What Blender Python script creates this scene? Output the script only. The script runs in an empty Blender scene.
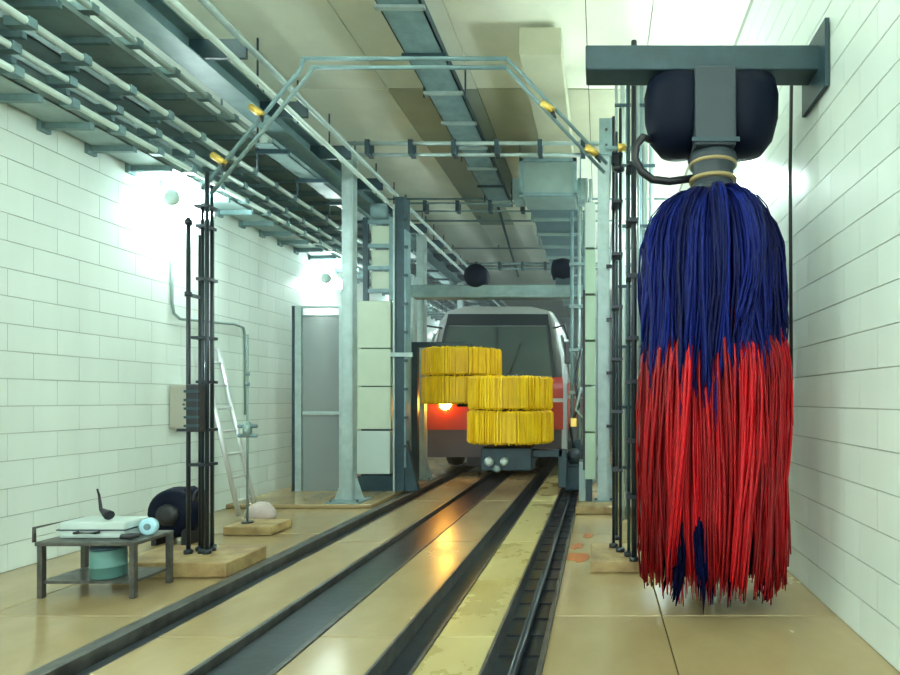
import bpy, bmesh, math, random
from mathutils import Vector, Matrix
random.seed(7)
R = random.Random(11)
C = bpy.context.scene.collection
SC = bpy.context.scene

# ------------------------------------------------------------------ camera, sky, exposure
F = 600.0; H = 1.4                      # focal length in pixels of a 900 px wide frame, eye height
cam = bpy.data.cameras.new('camera'); cam.sensor_fit = 'HORIZONTAL'; cam.sensor_width = 36.0
cam.lens = 36.0 * F / 900.0
cam.shift_x = -150 / 900.0; cam.shift_y = 62.5 / 900.0
cam.clip_start = 0.05; cam.clip_end = 200
co = bpy.data.objects.new('camera', cam); C.objects.link(co)
co.location = (0, 0, H); co.rotation_euler = (math.pi / 2, 0, 0)
SC.camera = co
w = bpy.data.worlds.new('world'); SC.world = w; w.use_nodes = True
bg = w.node_tree.nodes['Background']; bg.inputs[0].default_value = (0.80, 0.93, 0.95, 1); bg.inputs[1].default_value = 2.2
SC.view_settings.view_transform = 'Standard'; SC.view_settings.look = 'None'
SC.view_settings.gamma = 1; SC.view_settings.use_curve_mapping = False
SC.view_settings.exposure = 0.85
LAMP = 60.0                              # strength of the wall lamps

def P(px, py, Y):                        # pixel of the photograph at depth Y -> point
    return Vector(((px - 600) * Y / F, Y, H + (400 - py) * Y / F))
def XW(px, Y): return (px - 600) * Y / F
def ZW(py, Y): return H + (400 - py) * Y / F

# ------------------------------------------------------------------ materials
def mat(name, col, rough=.5, metal=0., var=0., scale=6., bump=0., emit=None, es=0., alpha=None, coat=0., rnd=0., stretch=None, col2=None, trans=0., spec=.5, rvar=0., world=False, ramp=(.35, .65)):
    m = bpy.data.materials.new(name); m.use_nodes = True
    nt = m.node_tree; b = nt.nodes['Principled BSDF']
    b.inputs['Base Color'].default_value = (*col, 1); b.inputs['Roughness'].default_value = rough
    b.inputs['Metallic'].default_value = metal; b.inputs['Coat Weight'].default_value = coat
    b.inputs['Specular IOR Level'].default_value = spec
    if trans: b.inputs['Transmission Weight'].default_value = trans
    src = None
    if var or bump or rvar:
        tc = nt.nodes.new('ShaderNodeTexCoord'); mp = nt.nodes.new('ShaderNodeMapping')
        if stretch: mp.inputs['Scale'].default_value = stretch
        if world:
            ge = nt.nodes.new('ShaderNodeNewGeometry'); nt.links.new(ge.outputs['Position'], mp.inputs[0])
        else: nt.links.new(tc.outputs['Object'], mp.inputs[0])
        n = nt.nodes.new('ShaderNodeTexNoise'); n.inputs['Scale'].default_value = scale; n.inputs['Detail'].default_value = 5
        n.inputs['Roughness'].default_value = .6
        nt.links.new(mp.outputs[0], n.inputs['Vector'])
        if var:
            r = nt.nodes.new('ShaderNodeValToRGB')
            c2 = col2 or tuple(c * (1 - var) for c in col)
            r.color_ramp.elements[0].position = ramp[0]; r.color_ramp.elements[1].position = ramp[1]
            r.color_ramp.elements[0].color = (*c2, 1); r.color_ramp.elements[1].color = (*col, 1)
            nt.links.new(n.outputs['Fac'], r.inputs[0]); src = r.outputs[0]
        if rvar:
            mr = nt.nodes.new('ShaderNodeMapRange'); mr.inputs[1].default_value = .35; mr.inputs[2].default_value = .65
            mr.inputs[3].default_value = rough; mr.inputs[4].default_value = rough + rvar
            nt.links.new(n.outputs['Fac'], mr.inputs[0]); nt.links.new(mr.outputs[0], b.inputs['Roughness'])
        if bump:
            bp = nt.nodes.new('ShaderNodeBump'); bp.inputs['Strength'].default_value = bump; bp.inputs['Distance'].default_value = .01
            nt.links.new(n.outputs['Fac'], bp.inputs['Height']); nt.links.new(bp.outputs[0], b.inputs['Normal'])
    if rnd:
        oi = nt.nodes.new('ShaderNodeObjectInfo'); hs = nt.nodes.new('ShaderNodeHueSaturation')
        mr = nt.nodes.new('ShaderNodeMapRange'); mr.inputs[3].default_value = 1 - rnd; mr.inputs[4].default_value = 1 + rnd
        nt.links.new(oi.outputs['Random'], mr.inputs[0]); nt.links.new(mr.outputs[0], hs.inputs['Value'])
        if src: nt.links.new(src, hs.inputs['Color'])
        else: hs.inputs['Color'].default_value = (*col, 1)
        src = hs.outputs[0]
    if src: nt.links.new(src, b.inputs['Base Color'])
    if emit:
        b.inputs['Emission Color'].default_value = (*emit, 1); b.inputs['Emission Strength'].default_value = es
    if alpha is not None: b.inputs['Alpha'].default_value = alpha
    return m
M = {}
M['block'] = mat('wall_block_paint', (.80, .895, .84), .34, var=.09, scale=1.1, rnd=.02, stretch=(1, 1, .2), world=True)
M['mortar'] = mat('mortar', (.45, .50, .45), .8)
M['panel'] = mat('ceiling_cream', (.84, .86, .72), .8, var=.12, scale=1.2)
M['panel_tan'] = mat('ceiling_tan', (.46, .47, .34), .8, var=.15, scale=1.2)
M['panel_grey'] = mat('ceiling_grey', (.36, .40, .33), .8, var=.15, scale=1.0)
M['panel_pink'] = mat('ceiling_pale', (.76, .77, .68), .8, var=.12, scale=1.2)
M['dark'] = mat('dark_void', (.03, .04, .045), .7)
M['slab'] = mat('wet_ochre_concrete', (.44, .34, .175), .12, var=.4, scale=1.1, bump=.12, col2=(.28, .20, .095), ramp=(.2, .8), rnd=.08, rvar=.16, stretch=(1, .6, 1))
M['slab_y'] = mat('wet_yellow_concrete', (.52, .46, .21), .18, var=.3, scale=1.6, bump=.12, col2=(.36, .29, .12), ramp=(.2, .8), rnd=.06, rvar=.25)
M['slab_edge'] = mat('plinth_ochre', (.46, .34, .15), .45, var=.35, scale=5, bump=.2, col2=(.24, .15, .06))
M['channel'] = mat('channel_wet', (.018, .027, .034), .28, var=.4, scale=5, bump=.4)
M['rail'] = mat('rail_steel', (.13, .13, .12), .35, .5, var=.5, scale=9, bump=.3)
M['galv'] = mat('galvanised_steel', (.40, .51, .50), .38, .3, var=.2, scale=7)
M['galv_l'] = mat('pale_galvanised', (.58, .70, .66), .42, .25, var=.12, scale=7)
M['teal'] = mat('teal_grey_steel', (.19, .31, .33), .45, .1, var=.25, scale=6)
M['tealmid'] = mat('mid_teal_steel', (.22, .33, .33), .45, .1, var=.25, scale=6)
M['tealdark'] = mat('dark_teal_steel', (.025, .062, .08), .45, .1, var=.3, scale=6)
M['duct'] = mat('duct_sheet', (.26, .36, .34), .4, .35, var=.15, scale=3)
M['ductdark'] = mat('duct_blue', (.10, .18, .21), .35, .4, var=.2, scale=3)
M['rack'] = mat('rack_sheet', (.42, .56, .56), .45, .1, var=.2, scale=5)
M['black'] = mat('black_rubber', (.012, .014, .02), .42, var=.3, scale=8)
M['rod'] = mat('black_rod', (.02, .03, .04), .3, .3)
M['navy'] = mat('navy_black_enamel', (.002, .005, .016), .5, spec=.12)
M['hub'] = mat('grey_gearbox', (.03, .045, .058), .5, .1)
M['tan'] = mat('tan_band', (.35, .27, .12), .5)
M['brass'] = mat('brass_fitting', (.75, .52, .12), .3, .5)
M['cream'] = mat('cream_enamel', (.54, .63, .50), .4, var=.06, scale=3)
M['mint'] = mat('mint_enamel', (.42, .58, .44), .4, var=.06, scale=3)
M['palegrey'] = mat('pale_grey_enamel', (.50, .60, .56), .4)
M['yellow'] = mat('yellow_bristle', (.98, .66, .004), .55, var=.35, scale=9, col2=(.78, .46, .002), stretch=(1, 1, .25))
M['blue'] = mat('blue_bristle', (.002, .008, .11), .45, spec=.15, rnd=.6, var=.4, scale=10, stretch=(1, 1, .12))
M['navyb'] = mat('navy_bristle', (.001, .002, .02), .6, spec=.05, rnd=.4)
M['red'] = mat('red_bristle', (.42, .003, .007), .42, spec=.3, rnd=.45, var=.4, scale=10, stretch=(1, 1, .12))
M['wht'] = mat('white_plastic', (.75, .80, .80), .4)
M['box'] = mat('beige_box', (.42, .42, .34), .5)
M['alu'] = mat('aluminium', (.72, .76, .76), .3, .6)
M['glass'] = mat('grey_tinted_glass', (.24, .30, .31), .14, alpha=.6)
M['lens'] = mat('lamp_diffuser', (1, 1, 1), .4, emit=(.84, 1, .97), es=LAMP)
M['busred'] = mat('bus_red', (.55, .035, .02), .3, coat=.4)
M['bussilver'] = mat('bus_silver', (.50, .54, .54), .3, .3)
M['busgrey'] = mat('bus_grey', (.10, .09, .10), .5)
M['busdark'] = mat('bus_dark', (.02, .03, .035), .3)
M['screen'] = mat('windscreen_glass', (.07, .10, .09), .10, spec=.8)
M['head'] = mat('lit_headlight', (1, .7, .2), .3, emit=(1, .50, .07), es=55)
M['green'] = mat('green_drum', (.08, .20, .18), .45)
M['sky'] = mat('pale_blue', (.45, .75, .85), .3)
M['pinkish'] = mat('sack', (.55, .46, .42), .8, var=.2, scale=8, bump=.4)
M['rust'] = mat('rust_stain', (.42, .13, .03), .45)

# ------------------------------------------------------------------ mesh helpers
class MB:
    def __init__(s): s.bm = bmesh.new()
    def box(s, a, b, bevel=0):
        a = Vector(a); b = Vector(b)
        r = bmesh.ops.create_cube(s.bm, size=1)
        vs = r['verts']
        c = (a + b) / 2; d = b - a
        for v in vs: v.co = Vector((v.co.x * abs(d.x), v.co.y * abs(d.y), v.co.z * abs(d.z))) + c
        if bevel:
            es = list({e for v in vs for e in v.link_edges})
            bmesh.ops.bevel(s.bm, geom=es, offset=bevel, segments=2, profile=.5, affect='EDGES')
        return s
    def tube(s, pts, r, n=10, caps=True):
        pts = [Vector(p) for p in pts]
        rr = r if isinstance(r, (list, tuple)) else [r] * len(pts)
        rings = []
        t0 = (pts[1] - pts[0]).normalized()
        up = Vector((0, 0, 1)) if abs(t0.z) < .9 else Vector((1, 0, 0))
        u = t0.cross(up).normalized(); v = t0.cross(u).normalized()
        for i, p in enumerate(pts):
            if 0 < i < len(pts) - 1: t = ((pts[i] - pts[i-1]).normalized() + (pts[i+1] - pts[i]).normalized())
            elif i == 0: t = pts[1] - pts[0]
            else: t = pts[-1] - pts[-2]
            t = t.normalized()
            u = (u - t * u.dot(t)).normalized(); v = t.cross(u)
            rings.append([s.bm.verts.new(p + (u * math.cos(2*math.pi*k/n) + v * math.sin(2*math.pi*k/n)) * rr[i]) for k in range(n)])
        for i in range(len(rings) - 1):
            for k in range(n):
                f = s.bm.faces.new((rings[i][k], rings[i][(k+1) % n], rings[i+1][(k+1) % n], rings[i+1][k])); f.smooth = True
        if caps:
            s.bm.faces.new(rings[0][::-1]); s.bm.faces.new(rings[-1])
        return s
    def lathe(s, prof, n=28, axis='Z', c=(0, 0, 0)):
        c = Vector(c); rings = []
        for r, z in prof:
            ring = []
            for k in range(n):
                a = 2 * math.pi * k / n
                p = (r * math.cos(a), r * math.sin(a), z)
                if axis == 'X': p = (z, p[0], p[1])
                if axis == 'Y': p = (p[0], z, p[1])
                ring.append(s.bm.verts.new(Vector(p) + c))
            rings.append(ring)
        for i in range(len(rings) - 1):
            for k in range(n):
                f = s.bm.faces.new((rings[i][k], rings[i][(k+1) % n], rings[i+1][(k+1) % n], rings[i+1][k])); f.smooth = True
        s.bm.faces.new(rings[0][::-1]); s.bm.faces.new(rings[-1])
        return s
    def prism(s, poly, y0, y1):          # polygon in XZ swept along Y
        a = [s.bm.verts.new((x, y0, z)) for x, z in poly]; b = [s.bm.verts.new((x, y1, z)) for x, z in poly]
        n = len(poly)
        s.bm.faces.new(a); s.bm.faces.new(b[::-1])
        for k in range(n): s.bm.faces.new((a[k], b[k], b[(k+1) % n], a[(k+1) % n]))
        return s
    def quads(s, rows, thick=None):
        vs = [[s.bm.verts.new(p) for p in r] for r in rows]
        for i in range(len(vs) - 1):
            for j in range(len(vs[0]) - 1):
                f = s.bm.faces.new((vs[i][j], vs[i][j+1], vs[i+1][j+1], vs[i+1][j])); f.smooth = True
        return s
    def mesh(s, name, m):
        bmesh.ops.recalc_face_normals(s.bm, faces=s.bm.faces)
        me = bpy.data.meshes.new(name); s.bm.to_mesh(me); s.bm.free(); me.materials.append(m); return me
    def build(s, name, m, parent=None, kind=None, label=None):
        me = s.mesh(name, M[m] if isinstance(m, str) else m)
        o = bpy.data.objects.new(name, me); C.objects.link(o)
        if parent:
            o.parent = parent
            o.location = -parent_world(parent)
        if kind: o['kind'] = kind
        if label: o['label'] = label
        return o
def parent_world(p):
    v = Vector(p.location)
    while p.parent: p = p.parent; v += Vector(p.location)
    return v
def thing(name, label, cat, loc=(0, 0, 0), group=None):
    o = bpy.data.objects.new(name, None); o.empty_display_size = .1; C.objects.link(o); o.location = loc
    o['label'] = label; o['category'] = cat
    if group: o['group'] = group
    return o
def tag(o, label, cat, group=None):
    o['label'] = label; o['category'] = cat
    if group: o['group'] = group
    return o
def copy_mesh_obj(src, loc, parent, name=None):
    c = src.copy(); c.location = loc; c.parent = parent; C.objects.link(c); return c

# ------------------------------------------------------------------ the hall
XL, XR, ZC = -4.85, 1.55, 5.5
Y0, Y1 = -5.0, 30.0
def block_wall(name, x, sgn):
    w = MB().box((x, Y0, -.3), (x + sgn * .25, Y1, ZC + .3)).build(name, 'mortar', None, 'structure')
    bw, bh = .45, .225
    me = MB().box((0, -bw/2 + .0015, -bh/2 + .0035), (-sgn * .012, bw/2 - .0015, bh/2 - .0035)).mesh('block', M['block'])
    cand = []; nz = int(ZC / bh) + 1
    for j in range(nz):
        zc = (j + .5) * bh
        if zc + bh/2 > ZC + .01: continue
        y = Y0 + bw/2 + (bw/2 if j % 2 else 0)
        while y < Y1 - bw/2:
            px = 600 + F * x / y if y > .1 else -9999; py = 400 - F * (zc - H) / y if y > .1 else -9999
            vis = -30 < px < 930 and -30 < py < 705
            cand.append((0 if vis else 1, y, zc)); y += bw
    cand.sort()
    for k, (v, y, z) in enumerate(cand[:298]):
        o = bpy.data.objects.new('block', me); C.objects.link(o); o.parent = w; o.location = (x, y, z)
    mb = MB()
    for v, y, z in cand[298:]:
        mb.box((x, y - bw/2 + .0015, z - bh/2 + .0035), (x - sgn * .012, y + bw/2 - .0015, z + bh/2 - .0035))
    mb.build('distant_blocks', 'block', w, 'stuff')
    return w
block_wall('wall_left', XL, -1)
block_wall('wall_right', XR, 1)
MB().box((XL - .2, Y1, -.3), (XR + .2, Y1 + .2, ZC + .3)).build('wall_back', 'panel_grey', None, 'structure')
# far exit door
dr = MB().box((-3.9, Y1 - .05, 0), (.4, Y1 + .0, 4.2)).build('door_1', 'tealmid', None, 'structure')
for k in range(8): MB().box((-3.85, Y1 - .08, .05 + k * .52), (.35, Y1 - .04, .5 + k * .52)).build('door_panel', 'duct', dr)
# ceiling
ce = MB().box((XL - .2, Y0, ZC + .06), (XR + .2, Y1, ZC + .3)).build('ceiling', 'dark', None, 'structure')
xs = [XL, -4.0, -2.8, -2.02, -1.62, -.15, .55, XR]
ys = [Y0, -3.0, -.5, 1.77, 3.82, 5.87, 7.92, 9.97, 12.02, 14.07, 16.12, 18.17, 20.2, 22.3, 24.3, 26.4, 28.4, Y1]
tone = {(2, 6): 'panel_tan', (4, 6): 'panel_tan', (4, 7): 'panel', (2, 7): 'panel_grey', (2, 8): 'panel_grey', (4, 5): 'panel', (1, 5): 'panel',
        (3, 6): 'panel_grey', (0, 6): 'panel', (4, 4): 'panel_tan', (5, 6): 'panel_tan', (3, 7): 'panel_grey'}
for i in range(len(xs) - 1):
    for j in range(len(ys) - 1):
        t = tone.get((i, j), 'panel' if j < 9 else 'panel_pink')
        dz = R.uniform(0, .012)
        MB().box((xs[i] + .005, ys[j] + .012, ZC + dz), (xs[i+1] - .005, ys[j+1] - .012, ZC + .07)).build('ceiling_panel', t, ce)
# floor: base plus slabs, with the wheel tracks left open between them
fl = MB().box((XL - .2, Y0, -.4), (XR + .2, Y1, -.10)).build('floor', 'channel', None, 'structure')
strips = [(XL, -4.0, 'slab'), (-3.995, -2.90, 'slab'), (-2.62, -2.12, 'slab'), (-1.66, -1.20, 'slab'), (-.96, -.62, 'slab_y'), (-.30, .40, 'slab'), (.405, XR, 'slab')]
for i, (a, b, m) in enumerate(strips):
    y = Y0 + (.0 if i % 2 else .0)
    off = {4: 5.95}.get(i, 5.95 if i in (2, 3) else 6.3)
    L = 2.4
    y = off - L * 5
    while y < Y1:
        ya, yb = max(y, Y0), min(y + L, Y1)
        if yb - ya > .1:
            o = MB().box((a, ya + .006, -.11), (b, yb - .006, R.uniform(-.004, .0)), bevel=.006).build('slab', m, fl)
        y += L
# channel walls, grates and rails
for (a, b, nm, m, z0, z1) in [(-2.90, -2.80, 'guide_rail', 'rail', -.1, .02), (-2.78, -2.735, 'guide_rail', 'rail', -.1, .05), (-2.71, -2.62, 'guide_rail', 'channel', -.1, -.015),
                              (-2.12, -2.085, 'channel_edge', 'rail', -.1, .006), (-1.695, -1.66, 'channel_edge', 'rail', -.1, .006),
                              (-1.20, -1.18, 'channel_edge', 'rail', -.1, .006), (-.98, -.96, 'channel_edge', 'rail', -.1, .006),
                              (-.62, -.60, 'channel_edge', 'rail', -.1, .01), (-.325, -.30, 'channel_edge', 'rail', -.1, .02)]:
    MB().box((a, Y0, z0), (b, Y1, z1), bevel=.004).build(nm, m, fl)
mb = MB()
y = Y0 + .1
while y < 22:
    mb.box((-.59, y, -.098), (-.335, y + .06, -.088)); y += .3
mb.build('channel_crossbars', 'channel', fl, 'stuff')
MB().box((-2.07, Y0, -.095), (-1.71, Y1, -.035), bevel=.01).build('channel_belt', 'channel', fl)
mb = MB(); mb.tube([(-.46, Y0, -.05), (-.46, 22, -.05)], .03, 8); mb.build('conveyor_chain', 'channel', fl)
# raised plinths, each under its frame
def plinth(name, label, a, b, m='slab_edge'):
    o = MB().box(a, b, bevel=.012).build(name, m); return tag(o, label, 'plinth')
plinth('concrete_plinth', 'low ochre concrete plinth under the left cluster of black rods', (-3.85, 4.72, 0), (-2.94, 5.3, .12))
plinth('concrete_plinth', 'small ochre plinth behind the left rods, carrying the thin valve pipe', (-3.90, 6.2, 0), (-3.40, 6.62, .09))
plinth('concrete_plinth', 'low ochre plinth under the right cluster of black rods', (-.08, 4.85, 0), (.70, 5.45, .10))
plinth('concrete_plinth', 'grey edged plinth under the right gantry post and mint cabinet', (-.30, 7.35, 0), (.5, 8.5, .09))
plinth('concrete_plinth', 'long raised plinth under the glass partition and left gantry post', (-4.84, 7.75, 0), (-2.95, 9.7, .05), 'slab')

rg = random.Random(4)
for (x, y, a) in [(-.17, 5.35, .13), (-.22, 5.75, .07), (-.12, 6.2, .06)]:
    mb = MB(); n = 14; rr = [a * rg.uniform(.5, 1.1) for _ in range(n)]
    ps = [(x + rr[k] * math.cos(6.2832*k/n), y + 1.8 * rr[k] * math.sin(6.2832*k/n)) for k in range(n)]
    t0 = [mb.bm.verts.new((p[0], p[1], .001)) for p in ps]; b0 = [mb.bm.verts.new((p[0], p[1], -.006)) for p in ps]
    mb.bm.faces.new(t0); mb.bm.faces.new(b0[::-1])
    for k in range(n): mb.bm.faces.new((t0[k], b0[k], b0[(k+1) % n], t0[(k+1) % n]))
    mb.build('rust_stain', 'rust', fl)
# outside the entrance behind the camera
MB().box((-30, -40, -.45), (30, Y0, -.12)).build('ground', 'slab_edge', None, 'structure')

# ------------------------------------------------------------------ wall lamps (bulkhead lamps on stems)
def wall_lamp(x, y, z, sgn, label, g):
    t = thing('wall_lamp', label, 'lamp', (x, y, z), g)
    MB().box((x - sgn*.02, y - .07, z - .10), (x, y + .07, z + .10), bevel=.006).build('back_plate', 'galv_l', t)
    MB().tube([(x, y, z), (x + sgn*.16, y, z)], .02, 8).build('bracket', 'galv_l', t)
    MB().lathe([(.03, -.30), (.075, -.27), (.085, -.2), (.085, .2), (.075, .27), (.03, .30)], 14, 'Y', (x + sgn*.24, y, z)).build('diffuser', 'lens', t)
    for k in (-.3, .3): MB().lathe([(.05, -.03), (.09, -.02), (.09, .02), (.05, .03)], 14, 'Y', (x + sgn*.24, y + k, z)).build('end_cap', 'galv_l', t)
lamps = [(XL, 6.75, 3.58, 1, 'bright tube lamp high on the left wall, above the beige box'),
         (XL, 10.4, 3.45, 1, 'bright tube lamp on the left wall, above the glass partition'),
         (XL, 14.2, 3.45, 1, 'third tube lamp along the left wall, beyond the glass partition'),
         (XL, 18.5, 3.45, 1, 'far tube lamp on the left wall, beside the coach'),
         (XR, 6.3, 3.75, -1, 'bright tube lamp on the right wall, behind the red and blue brush'),
         (XR, 10.4, 3.6, -1, 'tube lamp on the right wall, hidden beyond the right gantry post'),
         (XR, 15, 3.6, -1, 'far tube lamp on the right wall, beside the coach'),
         (XR, 1.2, 3.7, -1, 'added tube lamp on the right wall, nearest the entrance'),  # this and the next: unseen lamps added to light the near end
         (XL, 2.2, 3.7, 1, 'added tube lamp on the left wall, nearest the entrance')]
lamps += [(XR, 8.3, 4.2, -1, 'added second tube lamp along the right wall, behind the red and blue brush'), (XR, 12.6, 4.2, -1, 'added tube lamp on the right wall level with the coach front'),  # lamps hidden by the brush, added to light the left rack and ceiling
          (XR, 17.6, 4.2, -1, 'added tube lamp on the right wall near the back of the coach'), (XR, 21, 4.2, -1, 'added furthest tube lamp on the right wall'),
          (XL, -1.5, 3.7, 1, 'added tube lamp on the left wall, beside the entrance opening'), (XR, -1.5, 3.7, -1, 'added tube lamp on the right wall, beside the entrance opening')]  # unseen pair behind the camera, added to brighten the foreground
for (x, y, z, s, l) in lamps: wall_lamp(x, y, z, s, l, 'tube lamps along the walls')

def added_pendant(x, y, z, label):  # unseen uplights, added to brighten the ceiling and upper left wall
    t = thing('added_pendant_lamp', label, 'lamp', (x, y, z), 'unseen tube lamps added near the entrance')
    MB().box((x - .09, y - .5, z - .03), (x + .09, y + .5, z), bevel=.006).build('tray_housing', 'galv_l', t)
    MB().tube([(x, y - .48, z + .05), (x, y, z + .05), (x, y + .48, z + .05)], .03, 10).build('tube', 'lens', t)
    for k in (-.4, .4): MB().tube([(x, y + k, z), (x, y + k, ZC)], .008, 6).build('hanger_rod', 'teal', t)
for a in [(-4.15, 3.6, 5.12, 'added upward tube lamp hung over the left cable rack near the entrance'), (-2.6, 2.6, 4.95, 'added upward tube lamp hung from the ceiling, nearest the black rods'), (.3, 2.0, 4.95, 'added upward tube lamp hung from the ceiling above the right wall side'),
          (-1.6, -2.0, 4.95, 'added upward tube lamp hung from the ceiling at the entrance')]: added_pendant(*a)
# ------------------------------------------------------------------ cable rack on the left wall
rk = thing('cable_rack', 'four tier galvanised cable rack running high along the left wall', 'cable rack', (-4.85, 4, 3.8))
def tray(x0, x1, z, ya, yb, parent, cables=(), m='rack'):
    t = MB(); t.box((x0, ya, z), (x1, yb, z + .012)); t.box((x1 - .012, ya, z), (x1, yb, z + .06)); t.box((x0, ya, z), (x0 + .012, yb, z + .06))
    o = t.build('tray', m, parent)
    for cx, r, mm in cables: MB().tube([(cx, ya + .02, z + .012 + r), (cx, (ya+yb)/2, z + .014 + r), (cx, yb - .02, z + .012 + r)], r, 8).build('cable', mm, o)
    return o
tray(-4.80, -4.42, 3.80, 2.5, 26, rk, [(-4.7, .03, 'galv'), (-4.55, .03, 'galv')])
tray(-4.80, -4.63, 4.10, 2.5, 26, rk, [(-4.72, .035, 'galv')])
tray(-4.80, -4.55, 4.30, 2.5, 26, rk, [(-4.68, .03, 'black')])
tray(-4.80, -4.27, 4.54, 2.5, 26, rk, [(-4.7, .04, 'galv'), (-4.5, .04, 'galv'), (-4.38, .03, 'galv')])
br0 = None
def bracket_mb(y):
    b = MB(); b.box((-4.838, y - .05, 3.72), (-4.80, y + .05, 4.62), bevel=0)
    for x1, z in [(-4.40, 3.80), (-4.61, 4.10), (-4.53, 4.30), (-4.25, 4.54)]: b.box((-4.81, y - .022, z - .055), (x1, y + .022, z - .0))
    return b
br0 = bracket_mb(2.8).build('bracket', 'teal', rk)
base = Vector(br0.location)
y = 2.8
while y < 25:
    y += .48
    copy_mesh_obj(br0, base + Vector((0, y - 2.8, 0)), rk)
for hy in (5.1, 6.9, 7.75, 9.6, 11.4, 13.2, 15):
    MB().tube([(-4.35, hy, 4.58), (-4.35, hy, ZC)], .012, 6).build('hanger_rod', 'teal', rk)
# pipes slung under the second tier near the wall
for (px_, z, r, m) in [(-4.34, 3.84, .028, 'galv_l'), (-4.36, 4.02, .028, 'galv_l'), (-4.24, 4.20, .03, 'galv_l'), (-4.18, 4.62, .03, 'galv')]:
    o = MB().tube([(px_, 2.5, z), (px_, 14, z), (px_, 26, z)], r, 8).build('rack_pipe', m, rk)
    h0 = MB().box((px_ - .16, 2.98, z - .035), (px_ + .035, 3.05, z + .035)).build('pipe_clip', 'teal', o)
    for k in range(1, 46): copy_mesh_obj(h0, Vector(h0.location) + Vector((0, .48 * k, 0)), o)

# ------------------------------------------------------------------ steel gantry (posts, long beams, cross beams)
def post(X, Y, top, label, w=.14, d=.16, m='galv', flange=.22, zb=0.):
    t = thing('gantry_post', label, 'post', (X, Y, zb), 'galvanised gantry posts')
    p = MB(); p.box((X - w/2, Y - .008, .02+zb), (X + w/2, Y + .008, top)); p.box((X - w/2, Y - d/2, .02+zb), (X - w/2 + .014, Y + d/2, top)); p.box((X + w/2 - .014, Y - d/2, .02+zb), (X + w/2, Y + d/2, top))
    p.build('column', m, t)
    MB().box((X - w/2 + .014, Y - d/2 + .004, .02+zb), (X + w/2 - .02, Y - .01, top - .05)).build('web_plate', m, t)
    MB().box((X - flange, Y - flange, zb), (X + flange, Y + flange, .025+zb)).build('base_plate', 'tealmid', t)
    for s in (-1, 1):
        MB().lathe([(.018, .025+zb), (.018, .05+zb)], 6, 'Z', (X + s*flange*.8, Y - flange*.8, 0)).build('anchor_bolt', 'rail', t)
        if flange < .2 and s < 0: continue
        g = MB(); x = X + s * w/2
        g.bm.faces.new([g.bm.verts.new(q) for q in ((x, Y - .006, .02+zb), (x + s*.13, Y - .006, .02+zb), (x, Y - .006, .40+zb))])
        g.bm.faces.new([g.bm.verts.new(q) for q in ((x, Y + .006, .02+zb), (x, Y + .006, .40+zb), (x + s*.13, Y + .006, .02+zb))])
        g.build('gusset', m, t)
    return t
post(-3.34, 8.0, 4.72, 'tall pale galvanised post at the left end of the near cross beam', zb=.05)
post(-3.15, 10.6, 4.31, 'pale galvanised post further back on the left, left of the coach')
rp = post(.045, 7.8, 4.60, 'tall pale galvanised post at the right end of the near cross beam', w=.15, zb=.09, flange=.12)
post(.06, 11.1, 4.60, 'galvanised post further back on the right, behind the mint cabinet')
post(-3.48, 15.0, 4.36, 'far galvanised post on the left beside the coach flank')
post(.05, 15.0, 4.60, 'far galvanised post on the right beside the coach flank')
t = thing('junction_plate', 'tall teal bracket plate at the top of the right gantry post', 'bracket', (.06, 7.7, 4.6))
MB().box((-.01, 7.66, 4.55), (.17, 7.71, 5.0), bevel=.006).build('plate', 'tealmid', t)
for zz in (4.65, 4.85): MB().lathe([(.018, 7.64), (.018, 7.67)], 8, 'Y', (.08, 0, zz)).build('bolt', 'rail', t)
# long beams on the left
lb = thing('long_beam', 'long dark teal beam running down the hall over the left posts', 'beam', (-3.4, 5, 4.3))
b = MB(); b.box((-3.74, 2.5, 4.38), (-3.48, 26, 4.395)); b.box((-3.74, 2.5, 4.57), (-3.48, 26, 4.585)); b.box((-3.62, 2.5, 4.39), (-3.60, 26, 4.58)); b.build('beam', 'teal', lb)
MB().tube([(-3.17, 2.5, 4.36), (-3.17, 14, 4.36), (-3.17, 26, 4.36)], .028, 8).build('rail_tube', 'galv_l', lb)
MB().tube([(-3.10, 2.5, 4.52), (-3.10, 14, 4.52), (-3.10, 26, 4.52)], .03, 8).build('rail_tube', 'galv', lb)
yy = 3.05
while yy < 26:
    MB().box((-3.74, yy, 4.395), (-3.10, yy + .03, 4.56)).build('stiffener', 'tealdark', lb); yy += 1.1
tb = thing('cable_tray', 'short hung cable tray starting beside the left long beam', 'cable tray', (-3.7, 6.6, 4.2))
tray(-3.86, -3.62, 4.24, 6.65, 24, tb, [(-3.74, .05, 'galv_l')], 'tealmid')
yy = 6.8
while yy < 24:
    MB().tube([(-3.88, yy, 4.0), (-3.88, yy, ZC)], .011, 6).build('hanger_rod', 'tealdark', tb)
    MB().box((-3.9, yy - .015, 4.19), (-3.52, yy + .015, 4.235)).build('crossbar', 'tealdark', tb); yy += .9
# long beam on the right
rb = thing('long_beam', 'long teal beam over the right posts, beside the ceiling duct', 'beam', (.2, 7.9, 4.6))
MB().box((.02, 7.9, 4.62), (.16, 26, 4.74)).build('beam', 'tealmid', rb)
MB().tube([(.24, 7.9, 4.6), (.24, 26, 4.6)], .03, 8).build('rail_tube', 'galv', rb)
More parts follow.
